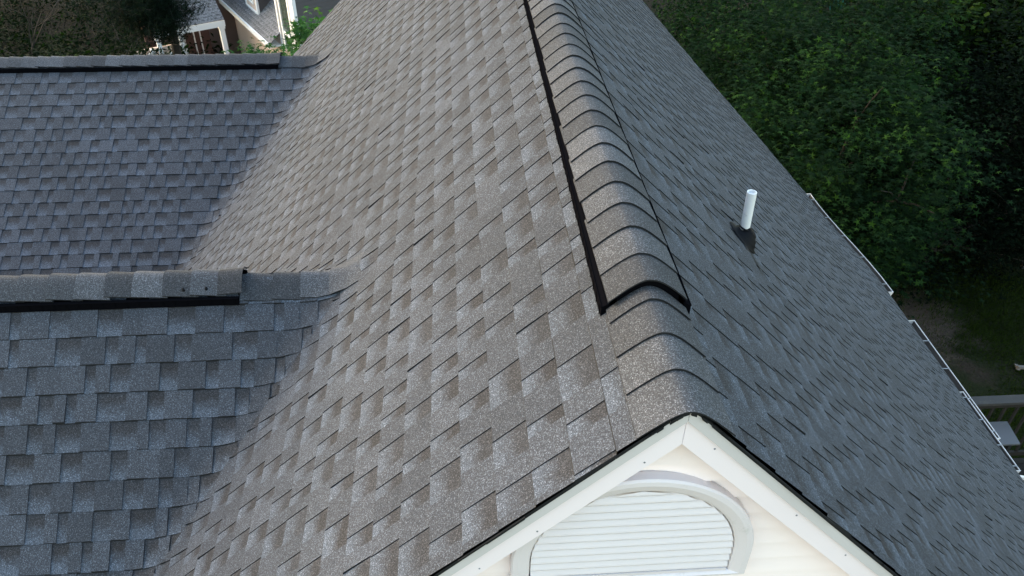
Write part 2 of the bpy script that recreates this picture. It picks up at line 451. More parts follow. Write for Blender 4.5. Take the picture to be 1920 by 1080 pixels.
# dark ragged strip along the rakes: starter edge plus shadow line put into its colour
mb = MB(); rr = random.Random(5)
for sg, fn in ((-1, lambda x: -TL * math.sqrt(x * x + .00036)), (1, lambda x: ZR(x, 0) - TR * (math.sqrt(x * x + .00036) - x))):
    x = .002
    while x < 4.2:
        d = rr.uniform(.05, .25) if x > .08 else .015; y = -.012 - rr.uniform(0, .006); q = rr.uniform(.007, .013)
        P = [(sg * x, y, fn(x) - .001), (sg * (x + d), y, fn(x + d) - .001), (sg * (x + d), y, fn(x + d) - q), (sg * x, y, fn(x) - q)]
        Q = [(a, b + .05, c) for a, b, c in P]
        mb.poly(P); mb.poly([P[0], Q[0], Q[1], P[1]]); mb.poly([P[3], P[2], Q[2], Q[3]])
        x += d
H(mb.build("starter_shadow_strip", MEDGE, house))

# gable siding with laps, then the body of the house
mb = MB(); z = -.06; lap = .078
while z > -9:
    z2 = z - lap
    def xr(zz, sg): return min(4.0, max(.0, (-zz) / (TL if sg < 0 else TR)))
    a, b, c, d = -xr(z, -1), xr(z, 1), xr(z2, 1), -xr(z2, -1)
    y0, y1 = YW + .004, YW - .012
    mb.poly([(d, y1, z2), (c, y1, z2), (b, y0, z), (a, y0, z)])
    mb.poly([(d, y1, z2), (d, y0 + .001, z2), (c, y0 + .001, z2), (c, y1, z2)])
    z = z2
wall = H(mb.build("gable_wall", MSIDE, house))
mb = MB()
mb.box(-3.9, 4.35, YW + .03, YEND - .1, -9, -4.55)
mb.box(-7.4, -3.88, -1.0, W1Y + 2.3, -9, -3.9); mb.box(-9.3, -3.9, W1Y + 2.34, 9.1, -9, -3.75)
mb.poly([(-4.3, YEND - .05, -4.5), (4.7, YEND - .05, -4.9), (0, YEND - .05, -.05)])
mb.poly([(-7.2, W1Y - 3, W1Z - W1T * 3 - .05), (-7.2, W1Y + 2.5, W1Z - W1T * 2.5 - .05), (-7.2, W1Y, W1Z - .05)])
mb.poly([(-9.2, W2Y - 2.4, W2Z - W2T * 2.4 - .05), (-9.2, W2Y + 2.4, W2Z - W2T * 2.4 - .05), (-9.2, W2Y, W2Z - .05)])
H(mb.build("outer_wall", MSIDE, house))

# half-round louvred gable vent
cx, zc, RO, zb = -.068, -.690, .366, -.806
gv = H(tag(empty("gable_vent"), None)) ; gv.parent = house; gv.matrix_parent_inverse = Matrix.Translation((0, -4.6, 9))
def arch(r, zbot, wleg, n=40):
    pts = [(cx - wleg, zbot)] + [(cx - r * math.cos(math.pi * k / n), zc + r * math.sin(math.pi * k / n)) for k in range(n + 1)] + [(cx + wleg, zbot)]
    return pts
mb = MB()
steps = [(RO, zb, YW - .006), (RO, zb, YW - .034), (RO - .006, zb + .006, YW - .040), (RO - .022, zb + .014, YW - .041), (RO - .048, zb + .020, YW - .034),
         (RO - .056, zb + .022, YW - .030), (RO - .058, zb + .023, YW - .024)]
rings = []
for r, zz, y in steps: rings.append([(x, y, z_) for x, z_ in arch(r, zz, r)])
mb.grid(rings, close=True)
fr = mb.build("vent_frame", MVENT, gv, smooth_=False)
mb = MB(); ri = RO - .058; z = zb + .023; pitch_ = .0335
mb.poly([(x, YW - .006, z_) for x, z_ in arch(ri, zb + .023, ri)])
mb.box(cx - ri + .006, cx + ri - .006, YW - .034, YW - .02, z, z + .012)
z += .014
while z < zc + ri - .01:
    def hw_(zz): return ri - .003 if zz < zc else math.sqrt(max(0, (ri - .003) ** 2 - (zz - zc) ** 2))
    w1, w2 = hw_(z), hw_(z + pitch_)
    if w1 > .03:
        prof = [(YW - .031, z), (YW - .033, z + .005), (YW - .0315, z + pitch_ * .3), (YW - .028, z + pitch_ * .5), (YW - .022, z + pitch_ * .75), (YW - .014, z + pitch_ * .98)]
        rows = [[(cx - hw_(b), a, b), (cx + hw_(b), a, b)] for a, b in prof]
        mb.grid(rows)
    z += pitch_
mb.build("louver_panel", MLOUV, gv)

# ------------------------------------------------------------------ vent pipe with rubber boot
pb = Vector((.970, 2.131, ZR(.970, 2.131)))
ptop = -.711
pp = empty("vent_pipe"); pp.parent = house; H(pp); pp["label"] = "white plastic pipe standing out of the shaded slope"
mb = MB(); lean = Vector((-.007, .003, 0)); r = .0255
rows = []
for zz in (pb.z - .02, pb.z + .1, ptop):
    f = (zz - pb.z) / (ptop - pb.z)
    rows.append([(pb.x + lean.x * f + r * math.cos(a), pb.y + lean.y * f + r * math.sin(a), zz) for a in [k * math.pi / 14 for k in range(28)]])
inner = [(pb.x + lean.x + (r - .004) * math.cos(a), pb.y + lean.y + (r - .004) * math.sin(a), ptop) for a in [k * math.pi / 14 for k in range(28)]]
low = [(x, y, z_ - .015) for x, y, z_ in inner]
rows += [inner, low]
mb.grid(rows, close=True); mb.poly(low)
o = mb.build("pipe", MPVC, pp); 
MPIN = plain("pipe_cap_plastic", (.78, .79, .80), .5)
nR = Vector((TR, 0, 1)).normalized(); dR = Vector((1, 0, -TR)).normalized(); yR = Vector((0, 1, 0))
mb = MB()
base = pb - dR * .006
def ring(rad, h, off=0, sx=1, tilt=0):
    return [base + dR * (off + rad * sx * math.cos(a)) + yR * rad * math.sin(a) + nR * h for a in [k * math.pi / 16 for k in range(32)]]
rows = [ring(.105, .008, -.01, 1.05), ring(.102, .013, -.01, 1.05), ring(.080, .017), ring(.078, .030), ring(.066, .036), ring(.062, .048, -.004), ring(.050, .054, -.008), ring(.046, .066, -.014), ring(.036, .074, -.020)]
rows.append([(pb.x + (r + .002) * math.cos(a), pb.y + (r + .002) * math.sin(a), pb.z + .078 + (.01 if math.cos(a) < 0 else 0)) for a in [k * math.pi / 16 for k in range(32)]])
mb.grid(rows, close=True)
mb.tube([(pb.x + (r + .004) * math.cos(a), pb.y + (r + .004) * math.sin(a), pb.z + .082 - .010 * math.cos(a)) for a in [k * math.pi / 12 for k in range(25)]], .005, 6)
o = mb.build("pipe_boot", MRUB, pp, smooth_=True)
# thin dark crescent lying on the shingles below the pipe
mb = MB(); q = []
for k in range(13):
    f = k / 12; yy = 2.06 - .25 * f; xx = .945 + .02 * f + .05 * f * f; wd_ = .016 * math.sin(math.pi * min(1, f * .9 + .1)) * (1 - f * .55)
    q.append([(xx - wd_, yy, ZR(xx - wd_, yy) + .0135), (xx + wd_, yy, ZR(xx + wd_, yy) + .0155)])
mb.grid(q); mb.build("dark_crescent", MEDGE, pp)

# ------------------------------------------------------------------ gutters on the far eave
def gutter(y0, y1, inset, drop, label, spans, spout=False):
    g = empty("gutter"); g.parent = house; H(g); g["label"] = label
    mb = MB(); n = 8; ys = lin(y0, y1, n); prof = [(-.035, -.002), (-.035, -.085), (.045, -.085), (.060, -.055), (.075, -.012), (.075, 0), (.066, .001)]
    rows = [[(EAVE + inset + a, y, ZR(EAVE, y) - drop + b) for a, b in prof] for y in ys]
    mb.grid(rows)
    inn = [[(EAVE + inset + a * .93 - .001, y, ZR(EAVE, y) - drop + b + (.003 if b < -.05 else 0)) for a, b in prof[:5]] for y in ys]
    mb.grid(inn, 1)
    for y in (y0, y1):
        zz = ZR(EAVE, y) - drop; mb.poly([(EAVE + inset + a, y, zz + b) for a, b in prof[:6]])
        mb.bar((EAVE + inset - .03, y, zz), (EAVE + inset + .075, y, zz), .006, .008)
    mb.build("trough", [MALU, MGUT], g)
    for f in spans:
        mb = MB(); y = y0 + (y1 - y0) * f; zz = ZR(EAVE, y) - drop
        mb.bar((EAVE + inset - .06, y, zz + .014), (EAVE + inset + .072, y, zz + .004), .012, .003)
        mb.build("hanger_strap", MSTRAP, g)
    if spout:
        zz = ZR(EAVE, y0) - drop
        mb = MB(); mb.bar((EAVE + inset + .02, y0 - .06, zz - .02), (EAVE + inset + .38, y0 - .04, zz - .14), .03, .03); mb.build("spout", MALU, g)
    return g
gutter(6.42, 9.22, .035, .035, "farthest of the white gutters", (.06, .3, .52, .73, .93))
gutter(3.93, 5.85, .045, .035, "middle white gutter", (.05, .3, .55, .8))
gutter(3.46, 4.56, -.040, -.022, "nearest white gutter set closer in", (.05, .3, .62, .92), spout=True)
# fascia behind the gutters
mb = MB(); ys = lin(0, YEND, 30)
mb.grid([[(EAVE - .03, y, ZR(EAVE - .03, y) - .012) for y in ys], [(EAVE - .03, y, ZR(EAVE - .03, y) - .16) for y in ys], [(4.35, y, ZR(EAVE - .03, y) - .16) for y in ys]])
H(mb.build("fascia", MWHITE, house))

# ------------------------------------------------------------------ ground
def gz(x, y):
    f = smooth(18, 36, y)
    return -9.0 - 4.6 * f + .10 * math.sin(x * .7 + 1) * math.sin(y * .55)
def ground_mat():
    m, n, p = mat("yard_ground"); tc = N(n, "ShaderNodeTexCoord").outputs["Object"]
    soil = mixc(n, noise(n, tc, 9, 6, .75), (.012, .009, .007), (.05, .036, .028))
    grass = mixc(n, noise(n, tc, 22, 5, .8), (.004, .006, .002), (.022, .028, .010))
    mask = noise(n, tc, .42, 5, .62)
    d = N(n, "ShaderNodeVectorMath", operation='DISTANCE'); n.links.new(tc, d.inputs[0]); d.inputs[1].default_value = (8.7, 10.55, -9.0)
    dd = math_(n, 'ADD', d.outputs["Value"], math_(n, 'MULTIPLY', math_(n, 'SUBTRACT', noise(n, tc, 2.2, 6, .7), .5), 2.6))
    patch = ramp(n, math_(n, 'MULTIPLY', dd, .5), [(.32, 1), (.60, 0)])
    worn = mixc(n, noise(n, tc, 16, 6, .75), (.012, .009, .007), (.105, .080, .062))
    base = mixc(n, ramp(n, mask, [(.52, 0), (.64, 1)]), grass, soil)
    sx = N(n, "ShaderNodeSeparateXYZ"); n.links.new(tc, sx.inputs[0])
    yy = math_(n, 'ADD', sx.outputs[1], math_(n, 'MULTIPLY', math_(n, 'SUBTRACT', noise(n, tc, .6, 4), .5), 5.0))
    wood = ramp(n, math_(n, 'MULTIPLY', math_(n, 'SUBTRACT', yy, 11.0), .2, clamp=True), [(.1, 0), (.6, 1)])
    base = mixc(n, wood, base, mixc(n, noise(n, tc, 7, 6, .7), (.0018, .0020, .0010), (.0070, .0056, .0034)))
    n.links.new(mixc(n, patch, base, worn), p.inputs["Base Color"])
    p.inputs["Roughness"].default_value = .95; p.inputs["Specular IOR Level"].default_value = .1
    b = N(n, "ShaderNodeBump"); b.inputs["Distance"].default_value = .05; n.links.new(noise(n, tc, 14, 5), b.inputs["Height"]); n.links.new(b.outputs[0], p.inputs["Normal"])
    return m
mb = MB(); gx = [-300, -120, -60] + lin(-40, 40, 40) + [60, 120, 300]; gy = [-300, -100, -40] + lin(-20, 60, 40) + [90, 150, 400]
mb.grid([[(x, y, gz(x, y)) for x in gx] for y in gy][::-1])
tag(mb.build("ground", ground_mat(), smooth_=True), kind="structure")

# ------------------------------------------------------------------ foliage
def leafmat(name, dark, mid, bright, sat_noise=3.0):
    m, n, p = mat(name); at = N(n, "ShaderNodeAttribute", attribute_name="tone")
    c = ramp(n, at.outputs["Fac"], [(0, dark), (.6, mid), (1, bright)])
    n.links.new(c, p.inputs["Base Color"]); p.inputs["Roughness"].default_value = .75; p.inputs["Specular IOR Level"].default_value = .03
    tr = N(n, "ShaderNodeBsdfTranslucent"); n.links.new(mixc(n, 1, c, (1.0, 1.25, .5), 'MULTIPLY'), tr.inputs[0])
    mx = N(n, "ShaderNodeMixShader"); mx.inputs[0].default_value = .28
    n.links.new(p.outputs[0], mx.inputs[1]); n.links.new(tr.outputs[0], mx.inputs[2])
    n.links.new(mx.outputs[0], n.nodes["Material Output"].inputs[0]); return m
def shape_star(k=5):
    v = [(0, 0, 0)]
    for i in range(2 * k):
        a = math.pi * i / k + math.pi / 2
        r = 1.0 if i % 2 == 0 else .30
        if i == k: r = .25
        v.append((r * math.cos(a), r * math.sin(a), -.18 * r * r))
    f = [(0, 2 * i or 2 * k, 2 * i + 1, 2 * i + 2) if i else (0, 2 * k, 1, 2) for i in range(k)]
    return np.array(v), f
def shape_leaf():
    return np.array([(0, -1, 0), (.42, -.1, .06), (0, 1, -.12), (-.42, -.1, .06)]), [(0, 1, 2, 3)]
def shape_round():
    v = [(math.cos(a) * (.8 if i % 2 else 1), math.sin(a) * (.8 if i % 2 else 1), -.1) for i, a in enumerate([2 * math.pi * k / 8 for k in range(8)])]
    return np.array(v), [tuple(range(8))]
def shape_needles(n=9):
    v = []; f = []; rs = np.random.default_rng(3)
    for i in range(n):
        a = 2 * math.pi * i / n + rs.uniform(-.2, .2); el = rs.uniform(-.2, 1.0); d = np.array([math.cos(a) * math.cos(el), math.sin(a) * math.cos(el), math.sin(el)])
        s_ = np.cross(d, [0, 0, 1.]); s_ = s_ / (np.linalg.norm(s_) + 1e-6) * .035
        b = len(v); v += [tuple(-s_), tuple(s_), tuple(d)]; f.append((b, b + 1, b + 2))
    return np.array(v), f
def scatter(name, pos, size, tone, shape, mat_, parent=None, seed=0, tilt=.7, base=(0, 0, 0)):
    rs = np.random.default_rng(seed); V, F = shape; n = len(pos)
    az = rs.uniform(0, 2 * np.pi, n); tl = np.abs(rs.normal(0, tilt, n)); ta = rs.uniform(0, 2 * np.pi, n)
    ca, sa = np.cos(az), np.sin(az)
    Rz = np.zeros((n, 3, 3)); Rz[:, 0, 0] = ca; Rz[:, 0, 1] = -sa; Rz[:, 1, 0] = sa; Rz[:, 1, 1] = ca; Rz[:, 2, 2] = 1
    k = np.stack([np.cos(ta), np.sin(ta), 0 * ta], 1); K = np.zeros((n, 3, 3))
    K[:, 0, 2] = k[:, 1]; K[:, 1, 2] = -k[:, 0]; K[:, 2, 0] = -k[:, 1]; K[:, 2, 1] = k[:, 0]
    Rt = np.eye(3)[None] + np.sin(tl)[:, None, None] * K + (1 - np.cos(tl))[:, None, None] * (K @ K)
    R_ = Rt @ Rz
    W = np.einsum('nij,vj->nvi', R_, V) * size[:, None, None] + pos[:, None, :] - np.array(base)
    nv = len(V); co = W.reshape(-1, 3).astype(np.float32)
    lens = [len(f) for f in F]; idx = np.array([i for f in F for i in f])
    loops = (np.arange(n)[:, None] * nv + idx[None]).reshape(-1)
    me = bpy.data.meshes.new(name); me.vertices.add(len(co)); me.vertices.foreach_set("co", co.ravel())
    me.loops.add(len(loops)); me.loops.foreach_set("vertex_index", loops.astype(np.int32))
    L = np.tile(lens, n); st = np.concatenate([[0], np.cumsum(L)[:-1]])
    me.polygons.add(len(L)); me.polygons.foreach_set("loop_start", st.astype(np.int32)); 
    me.update(calc_edges=True); me.validate()
    at = me.attributes.new("tone", 'FLOAT', 'POINT'); at.data.foreach_set("value", np.repeat(tone, nv).astype(np.float32))
    me.materials.append(mat_); return link(bpy.data.objects.new(name, me), parent)
def clumps(lobes, ncl, per, sig, seed, flat=.5, shell=.45, droop=0):
    """leaf positions: clusters on boughs through ellipsoid lobes"""
    rs = np.random.default_rng(seed); P = []; T = []
    vol = np.array([l[1][0] * l[1][1] * l[1][2] for l in lobes]) ** .67; vol /= vol.sum()
    for c in range(ncl):
        C0, Rr = lobes[rs.choice(len(lobes), p=vol)]
        d = rs.normal(size=3); d /= np.linalg.norm(d); r = shell + (1 - shell) * rs.random() ** .6
        ce = np.array(C0) + d * r * np.array(Rr) * rs.uniform(.85, 1.12)
        n = int(per * rs.uniform(.5, 1.5)); sg = sig * rs.uniform(.6, 1.35)
        q = rs.normal(size=(n, 3)) * [sg, sg, sg * flat]; q[:, 2] -= droop * (q[:, 0] ** 2 + q[:, 1] ** 2)
        P.append(ce + q); T.append(np.clip(rs.normal(rs.choice([.22, .42, .72], p=[.45, .35, .2]), .13, n), 0, 1))
    return np.concatenate(P), np.concatenate(T)
MBARK = plain("tree_bark", (.018, .015, .012), .9, .35, 12, bump=.5)
MTWIG = plain("pale_twig_bark", (.040, .033, .027), .9, .2, 12)
def woody(name, base, top, r0, limbs, parent, seed, off, m=MBARK, fork=2):
    rs = random.Random(seed); mb = MB(); b = Vector(base) - off; t = Vector(top) - off
    pts = [b + (t - b) * (i / 7) + Vector((rs.uniform(-.08, .08), rs.uniform(-.08, .08), 0)) * (i > 0) for i in range(8)]
    mb.tube(pts, [r0 * (1 - .75 * i / 7) for i in range(8)], 10)
    for e in limbs:
        e = Vector(e) - off; f = rs.uniform(.25, .85); s0 = b + (t - b) * f
        mid = (s0 + e) / 2 + Vector((rs.uniform(-.3, .3), rs.uniform(-.3, .3), .25 * (e - s0).length * rs.uniform(.2, 1)))
        pp_ = [s0 * (1 - k) ** 2 + mid * 2 * k * (1 - k) + e * k * k for k in [i / 6 for i in range(7)]]
        rr_ = r0 * .38; mb.tube(pp_, [rr_ * (1 - .85 * i / 6) for i in range(7)], 6)
        for _ in range(fork):
            k = rs.randrange(2, 5); q = pp_[k] + Vector((rs.uniform(-1, 1), rs.uniform(-1, 1), rs.uniform(-.2, .8))) * (e - s0).length * .3
            mb.tube([pp_[k], (pp_[k] + q) / 2 + Vector((0, 0, .08)), q], [rr_ * .4, rr_ * .25, rr_ * .1], 5)
    return mb.build(name, m, parent, smooth_=True)
def tree(name, label, cat, base, top, r0, lobes, ncl, per, sig, size, shape, lm, seed, group=None, flat=.5, shell=.45, tilt=.7, nl=14):
    base = (base[0], base[1], gz(base[0], base[1]) - .05)
    root = tag(empty(name, base), label, cat, group); off = Vector(base)
    P, T = clumps(lobes, ncl, per, sig, seed, flat, shell)
    keep = P[:, 2] > np.array([gz(0, y) for y in P[:, 1]]) + .05
    # nothing grows into the house
    inside = (P[:, 0] < EAVE + .12) & (P[:, 0] > -9.4) & (P[:, 1] < YEND + .15) & (P[:, 1] > -2)
    keep &= ~inside; P, T = P[keep], T[keep]
    rs = np.random.default_rng(seed + 1); S = size * rs.uniform(.6, 1.2, len(P))
    scatter("crown", P, S, T, shape, lm, root, seed + 2, tilt, base)
    rl = random.Random(seed); limbs = [P[rl.randrange(len(P))] for _ in range(nl)]
    woody("trunk", base, top, r0, limbs, root, seed, off)
    return root
LM_GUM = leafmat("sweetgum_leaf", (.0035, .010, .0045), (.0075, .0225, .0075), (.030, .070, .012))
LM_DARK = leafmat("holly_leaf", (.0016, .0036, .0020), (.0036, .0086, .0046), (.010, .020, .009))
LM_YEL = leafmat("hickory_leaf", (.003, .008, .002), (.009, .022, .004), (.042, .072, .010))
LM_BUSH = leafmat("maple_leaf", (.014, .045, .012), (.045, .12, .03), (.16, .26, .07))
LM_PINE = leafmat("pine_needle", (.0025, .005, .0035), (.007, .014, .0095), (.016, .028, .019))
LM_UNDER = leafmat("undergrowth_leaf", (.0018, .0048, .0015), (.0050, .0125, .0036), (.013, .030, .007))
STAR, LEAF, RND, NEED = shape_star(), shape_leaf(), shape_round(), shape_needles()

tree("sweetgum_tree", "large tree with star-shaped green leaves reaching up to the house eave", "tree", (7.6, 13.2), (7.0, 12.6, -7.6), .16,
     [((6.9, 12.3, -6.2), (2.3, 3.4, 2.5)), ((6.0, 10.6, -7.0), (1.4, 2.2, 1.6)), ((8.2, 15.5, -6.0), (2.6, 3.0, 2.4)), ((6.5, 16.5, -6.5), (1.6, 3, 2))],
     1600, 44, .27, .078, STAR, LM_GUM, 101, flat=.45, shell=.35, tilt=.55)
tree("holly_tree", "very dark dense evergreen tree right of the star-leaved tree", "tree", (12.0, 14.6), (11.6, 14.0, -7.8), .2,
     [((11.4, 14.2, -6.6), (3.0, 3.2, 2.7)), ((13.5, 17.5, -6), (3, 3, 3))], 1000, 80, .34, .06, LEAF, LM_DARK, 102, flat=.7, shell=.3, nl=4)
tree("hickory_tree", "yellow-green round-leaved tree at the top right corner", "tree", (15.5, 19.0), (14.6, 18.4, -6.4), .2,
     [((13.6, 18.2, -5.2), (3.0, 2.2, 1.3)), ((11.8, 16.4, -5.0), (1.9, 1.3, .8)), ((16.5, 20, -4.8), (3, 3, 2))], 420, 50, .36, .085, RND, LM_YEL, 103, flat=.4, shell=.5)
tree("laurel_shrub", "low dark shrub below the evergreen at the lawn edge", "shrub", (9.6, 12.2), (9.6, 12.2, -7.6), .08,
     [((9.4, 12.0, -8.1), (2.2, 1.3, 1.0)), ((11.9, 12.8, -7.8), (1.6, 1.3, 1.2))], 260, 60, .28, .055, LEAF, LM_DARK, 104, flat=.7, nl=8)
for i, (x, y, r, lab) in enumerate(((8.4, 24.0, 2.6, "dark green tree behind the pale fence at the top edge"), (13.2, 25.5, 3.2, "dark tree at the top edge hung with teal netting"), (17.8, 27, 3.4, "dark tree at the top edge left of the round-leaved tree"))):
    tree("oak_tree", lab, "tree", (x, y), (x, y, gz(x, y) + 3.4), .18, [((x, y, gz(x, y) + 3.0), (r, r, 2.0))], 260, 50, .42, .085, LEAF if i else STAR, LM_GUM if i != 1 else LM_UNDER, 110 + i, "trees along the top right of the yard", flat=.5)
# left side
tree("maple_tree", "bright green leafy tree top between the far wing ridge and the neighbouring house", "tree", (-4.6, 14.8), (-4.0, 14.2, -5.0), .12,
     [((-4.2, 13.2, -5.0), (.9, 1.0, .85)), ((-3.15, 14.0, -4.85), (.85, 1.0, .9)), ((-5.1, 13.0, -5.25), (.8, .8, .6))], 330, 36, .17, .085, STAR, LM_BUSH, 120, flat=.6, tilt=.6, shell=.3)
def pine(base, top, seed, label, spots):
    base = (base[0], base[1], gz(*base[:2])); root = tag(empty("pine_tree", base), label, "tree"); off = Vector(base); rs = random.Random(seed); nr = np.random.default_rng(seed)
    mb = MB(); b = Vector((0, 0, 0)); t = Vector(top) - off; mb.tube([b, b + (t - b) * .5 + Vector((.1, 0, 0)), t], [.16, .12, .03], 9)
    P = []; S = []
    for (c, rad, n) in spots:
        for _ in range(n):
            e = Vector(c) + Vector(nr.normal(0, 1, 3) * np.array(rad)); f = rs.uniform(.35, .98); s0 = t * f; e_ = e - off
            mid = (s0 + e_) / 2 + Vector((0, 0, -.12 * (e_ - s0).length)); pts = [s0 * (1 - k) ** 2 + mid * 2 * k * (1 - k) + e_ * k * k for k in [i / 7 for i in range(8)]]
            mb.tube(pts, [.022 * (1 - .8 * i / 7) for i in range(8)], 5)
            for q in pts[4:]:
                for _ in range(9):
                    P.append(np.array(q + off) + nr.normal(0, .13, 3)); S.append(.17)
    mb.build("trunk", MBARK, root)
    P = np.array(P); T = np.clip(nr.normal(.45, .25, len(P)), 0, 1)
    scatter("crown", P, np.array(S) * nr.uniform(.7, 1.2, len(P)), T, NEED, LM_PINE, root, seed, .9, base)
pine((-9.6, 24.5), (-9.2, 23.6, -4.3), 130, "dark pine tree overlapping the left end of the neighbouring house", [((-9.1, 22.2, -6.6), (.5, .5, .30), 50), ((-9.9, 22.6, -6.4), (.8, .6, .6), 80), ((-8.75, 22, -6.2), (.3, .4, .4), 16)])

def undergrowth(name, label, x0, x1, y0, y1, n, lm, seed, hgt=1.3, size=.10):
    rs = np.random.default_rng(seed); P = []; T = []
    for _ in range(n):
        x, y = rs.uniform(x0, x1), rs.uniform(y0, y1); h = rs.random() ** 1.5 * hgt; k = int(rs.uniform(18, 46))
        q = rs.normal(size=(k, 3)) * [.32, .32, .16]; P.append(np.array([x, y, gz(x, y) + .1 + h]) + q); T.append(np.clip(rs.normal(rs.choice([.2, .45, .75], p=[.55, .33, .12]), .15, k), 0, 1))
    P = np.concatenate(P); T = np.concatenate(T)
    o = scatter(name, P, size * rs.uniform(.5, 1.2, len(P)), T, LEAF, lm, None, seed, .7); tag(o, kind="stuff"); o["label"] = label
undergrowth("undergrowth", "dark brushy undergrowth left of the neighbouring house", -30, -10.2, 20, 46, 1500, LM_UNDER, 140, 2.0, .12)
undergrowth("ground_cover", "dark leafy ground cover under the trees on the right", 7.0, 28, 14, 42, 1500, LM_UNDER, 141, 1.0, .10)
# bare saplings among the undergrowth
def sapling(x, y, h, seed, label, spread=1.6):
    base = (x, y, gz(x, y)); root = tag(empty("bare_sapling", base), label, "sapling", "bare saplings in the undergrowth"); rs = random.Random(seed)
    mb = MB()
    def grow(p, d, L, r, lev):
        pts = [p]; 
        for i in range(5):
            d = (d + Vector((rs.uniform(-.35, .35), rs.uniform(-.35, .35), rs.uniform(-.15, .2)))).normalized(); pts.append(pts[-1] + d * L / 5)
        mb.tube(pts, [r * (1 - .7 * i / 5) for i in range(6)], 5)
        if lev < 3:
            for _ in range(3 if lev else 4):
                k = rs.randrange(2, 6); grow(pts[k], (d + Vector((rs.uniform(-1, 1), rs.uniform(-1, 1), rs.uniform(-.3, .5)))).normalized(), L * rs.uniform(.5, .75), r * .5, lev + 1)
    grow(Vector((0, 0, 0)), Vector((.1, -.2, 1)).normalized(), h, .045, 0)
    mb.build("branches", MTWIG, root)
sapling(-15.6, 26.5, 3.6, 151, "bare pale-branched sapling at the top left corner")
sapling(-13.0, 24.5, 2.6, 152, "bare thin sapling in the brush nearest the pine")

# lawn blades where the yard is seen past the eave
def lawn():
    rs = np.random.default_rng(160); n = 130000
    x = rs.uniform(5.5, 13, n); y = rs.uniform(5.6, 12.6, n)
    d = np.sin(x * 1.7 + 3) + np.sin(y * 1.3 + x * .6) + np.sin(x * .5 - y * 2.1)
    k = d + rs.normal(0, .6, n) > -1.1; bare = rs.random(n) > .12 + .9 * np.clip(np.hypot(x - 8.7, y - 10.55) - .45 + .3 * np.sin(x * 5) * np.sin(y * 6), 0, 1); k &= ~bare
    x, y = x[k], y[k]; z = np.array([gz(a, b) for a, b in zip(x, y)]) + .02
    T = np.clip(.42 + .13 * np.sin(x * 2.3) * np.sin(y * 1.9) + rs.normal(0, .16, len(x)), 0, 1)
    V = np.array([(-.09, 0, 0), (.09, 0, 0), (.1, .5, .8)]); 
    o = scatter("lawn", np.stack([x, y, z], 1), .085 * rs.uniform(.5, 1.2, len(x)), T, (V, [(0, 1, 2)]), leafmat("grass_blade", (.010, .016, .003), (.024, .040, .006), (.046, .068, .012)), None, 161, .25)
    tag(o, kind="stuff"); o["label"] = "mown green lawn beyond the gutters"
lawn()
# ------------------------------------------------------------------ deck, table, fences at the right
MDECK = plain("weathered_wood", (.014, .0115, .010), .85, .3, 9, bump=.3)
MRAILW = plain("grey_rail_wood", (.036, .034, .034), .8, .2, 7, dirt=((.07, .06, .05), 6, .55))
dk = tag(empty("deck", (6.4, 4.2, -9)), "weathered wooden deck with a grey top rail at the lower right", "deck"); O_ = Vector((6.4, 4.2, -9))
def D(mb, name, m, par=dk): 
    o = mb.build(name, m, par); o.matrix_parent_inverse = Matrix.Translation(-O_) if par is dk else Matrix.Identity(4); return o
mb = MB()
y = 2.2
while y < 5.45: mb.box(4.55, 9.4, y, y + .095, -7.24, -7.2); y += .10
D(mb, "floor", MDECK)
mb = MB(); mb.box(5.4, 9.5, 5.42, 5.56, -6.03, -5.99); D(mb, "top_rail", MRAILW)
mb = MB(); mb.box(5.4, 9.4, 5.46, 5.50, -6.12, -6.031); mb.box(5.4, 9.4, 5.46, 5.50, -7.1, -7.03)
x = 5.45
while x < 9.4: mb.box(x, x + .03, 5.47, 5.495, -7.029, -6.121); x += .17
D(mb, "balusters", MDECK)
for x in (5.5, 7.4, 9.35):
    mb = MB(); mb.box(x, x + .09, 5.50, 5.59, -9, -6.04); D(mb, "post", MDECK)
for x in (6.3, 7.9): 
    mb = MB(); mb.bar((x, 5.4, -7.14), (x + .5, 2.4, -7.14), .05, .08); D(mb, "brace", MDECK)
tb = tag(empty("patio_table", (6.30, 5.22, -7.2)), "small pale square table on the deck beside the near gutter", "table")
mb = MB(); mb.box(-.16, .15, -.26, .12, .93, .955, T=lambda p: (p[0] + p[1] * .12, p[1], p[2])); mb.build("table_top", plain("pale_plastic", (.085, .085, .093), .5, .05, 5), tb)
for sx in (-.25, .2):
    for sy in (-.3, .22):
        mb = MB(); mb.bar((sx * .5, sy * .5, 0), (sx * .5, sy * .5, .928), .04, .04); mb.build("leg", MEDGE, tb)
ch = tag(empty("patio_chair", (6.95, 4.45, -7.2), .5), "dark metal chair on the deck in the lower right corner", "chair")
mb = MB(); mb.box(-.24, .24, -.24, .24, .43, .455); mb.build("seat", MEDGE, ch)
for sx in (-.22, .22):
    for sy in (-.22, .22):
        mb = MB(); mb.bar((sx, sy, 0), (sx, sy, .429), .03, .03); mb.build("leg", MEDGE, ch)
mb = MB()
for k in range(6): mb.bar((-.2 + .08 * k, .245, .456), (-.2 + .08 * k, .32, .95), .02, .012)
mb.bar((-.24, .325, .96), (.24, .325, .96), .025, .03); mb.build("backrest", MEDGE, ch)

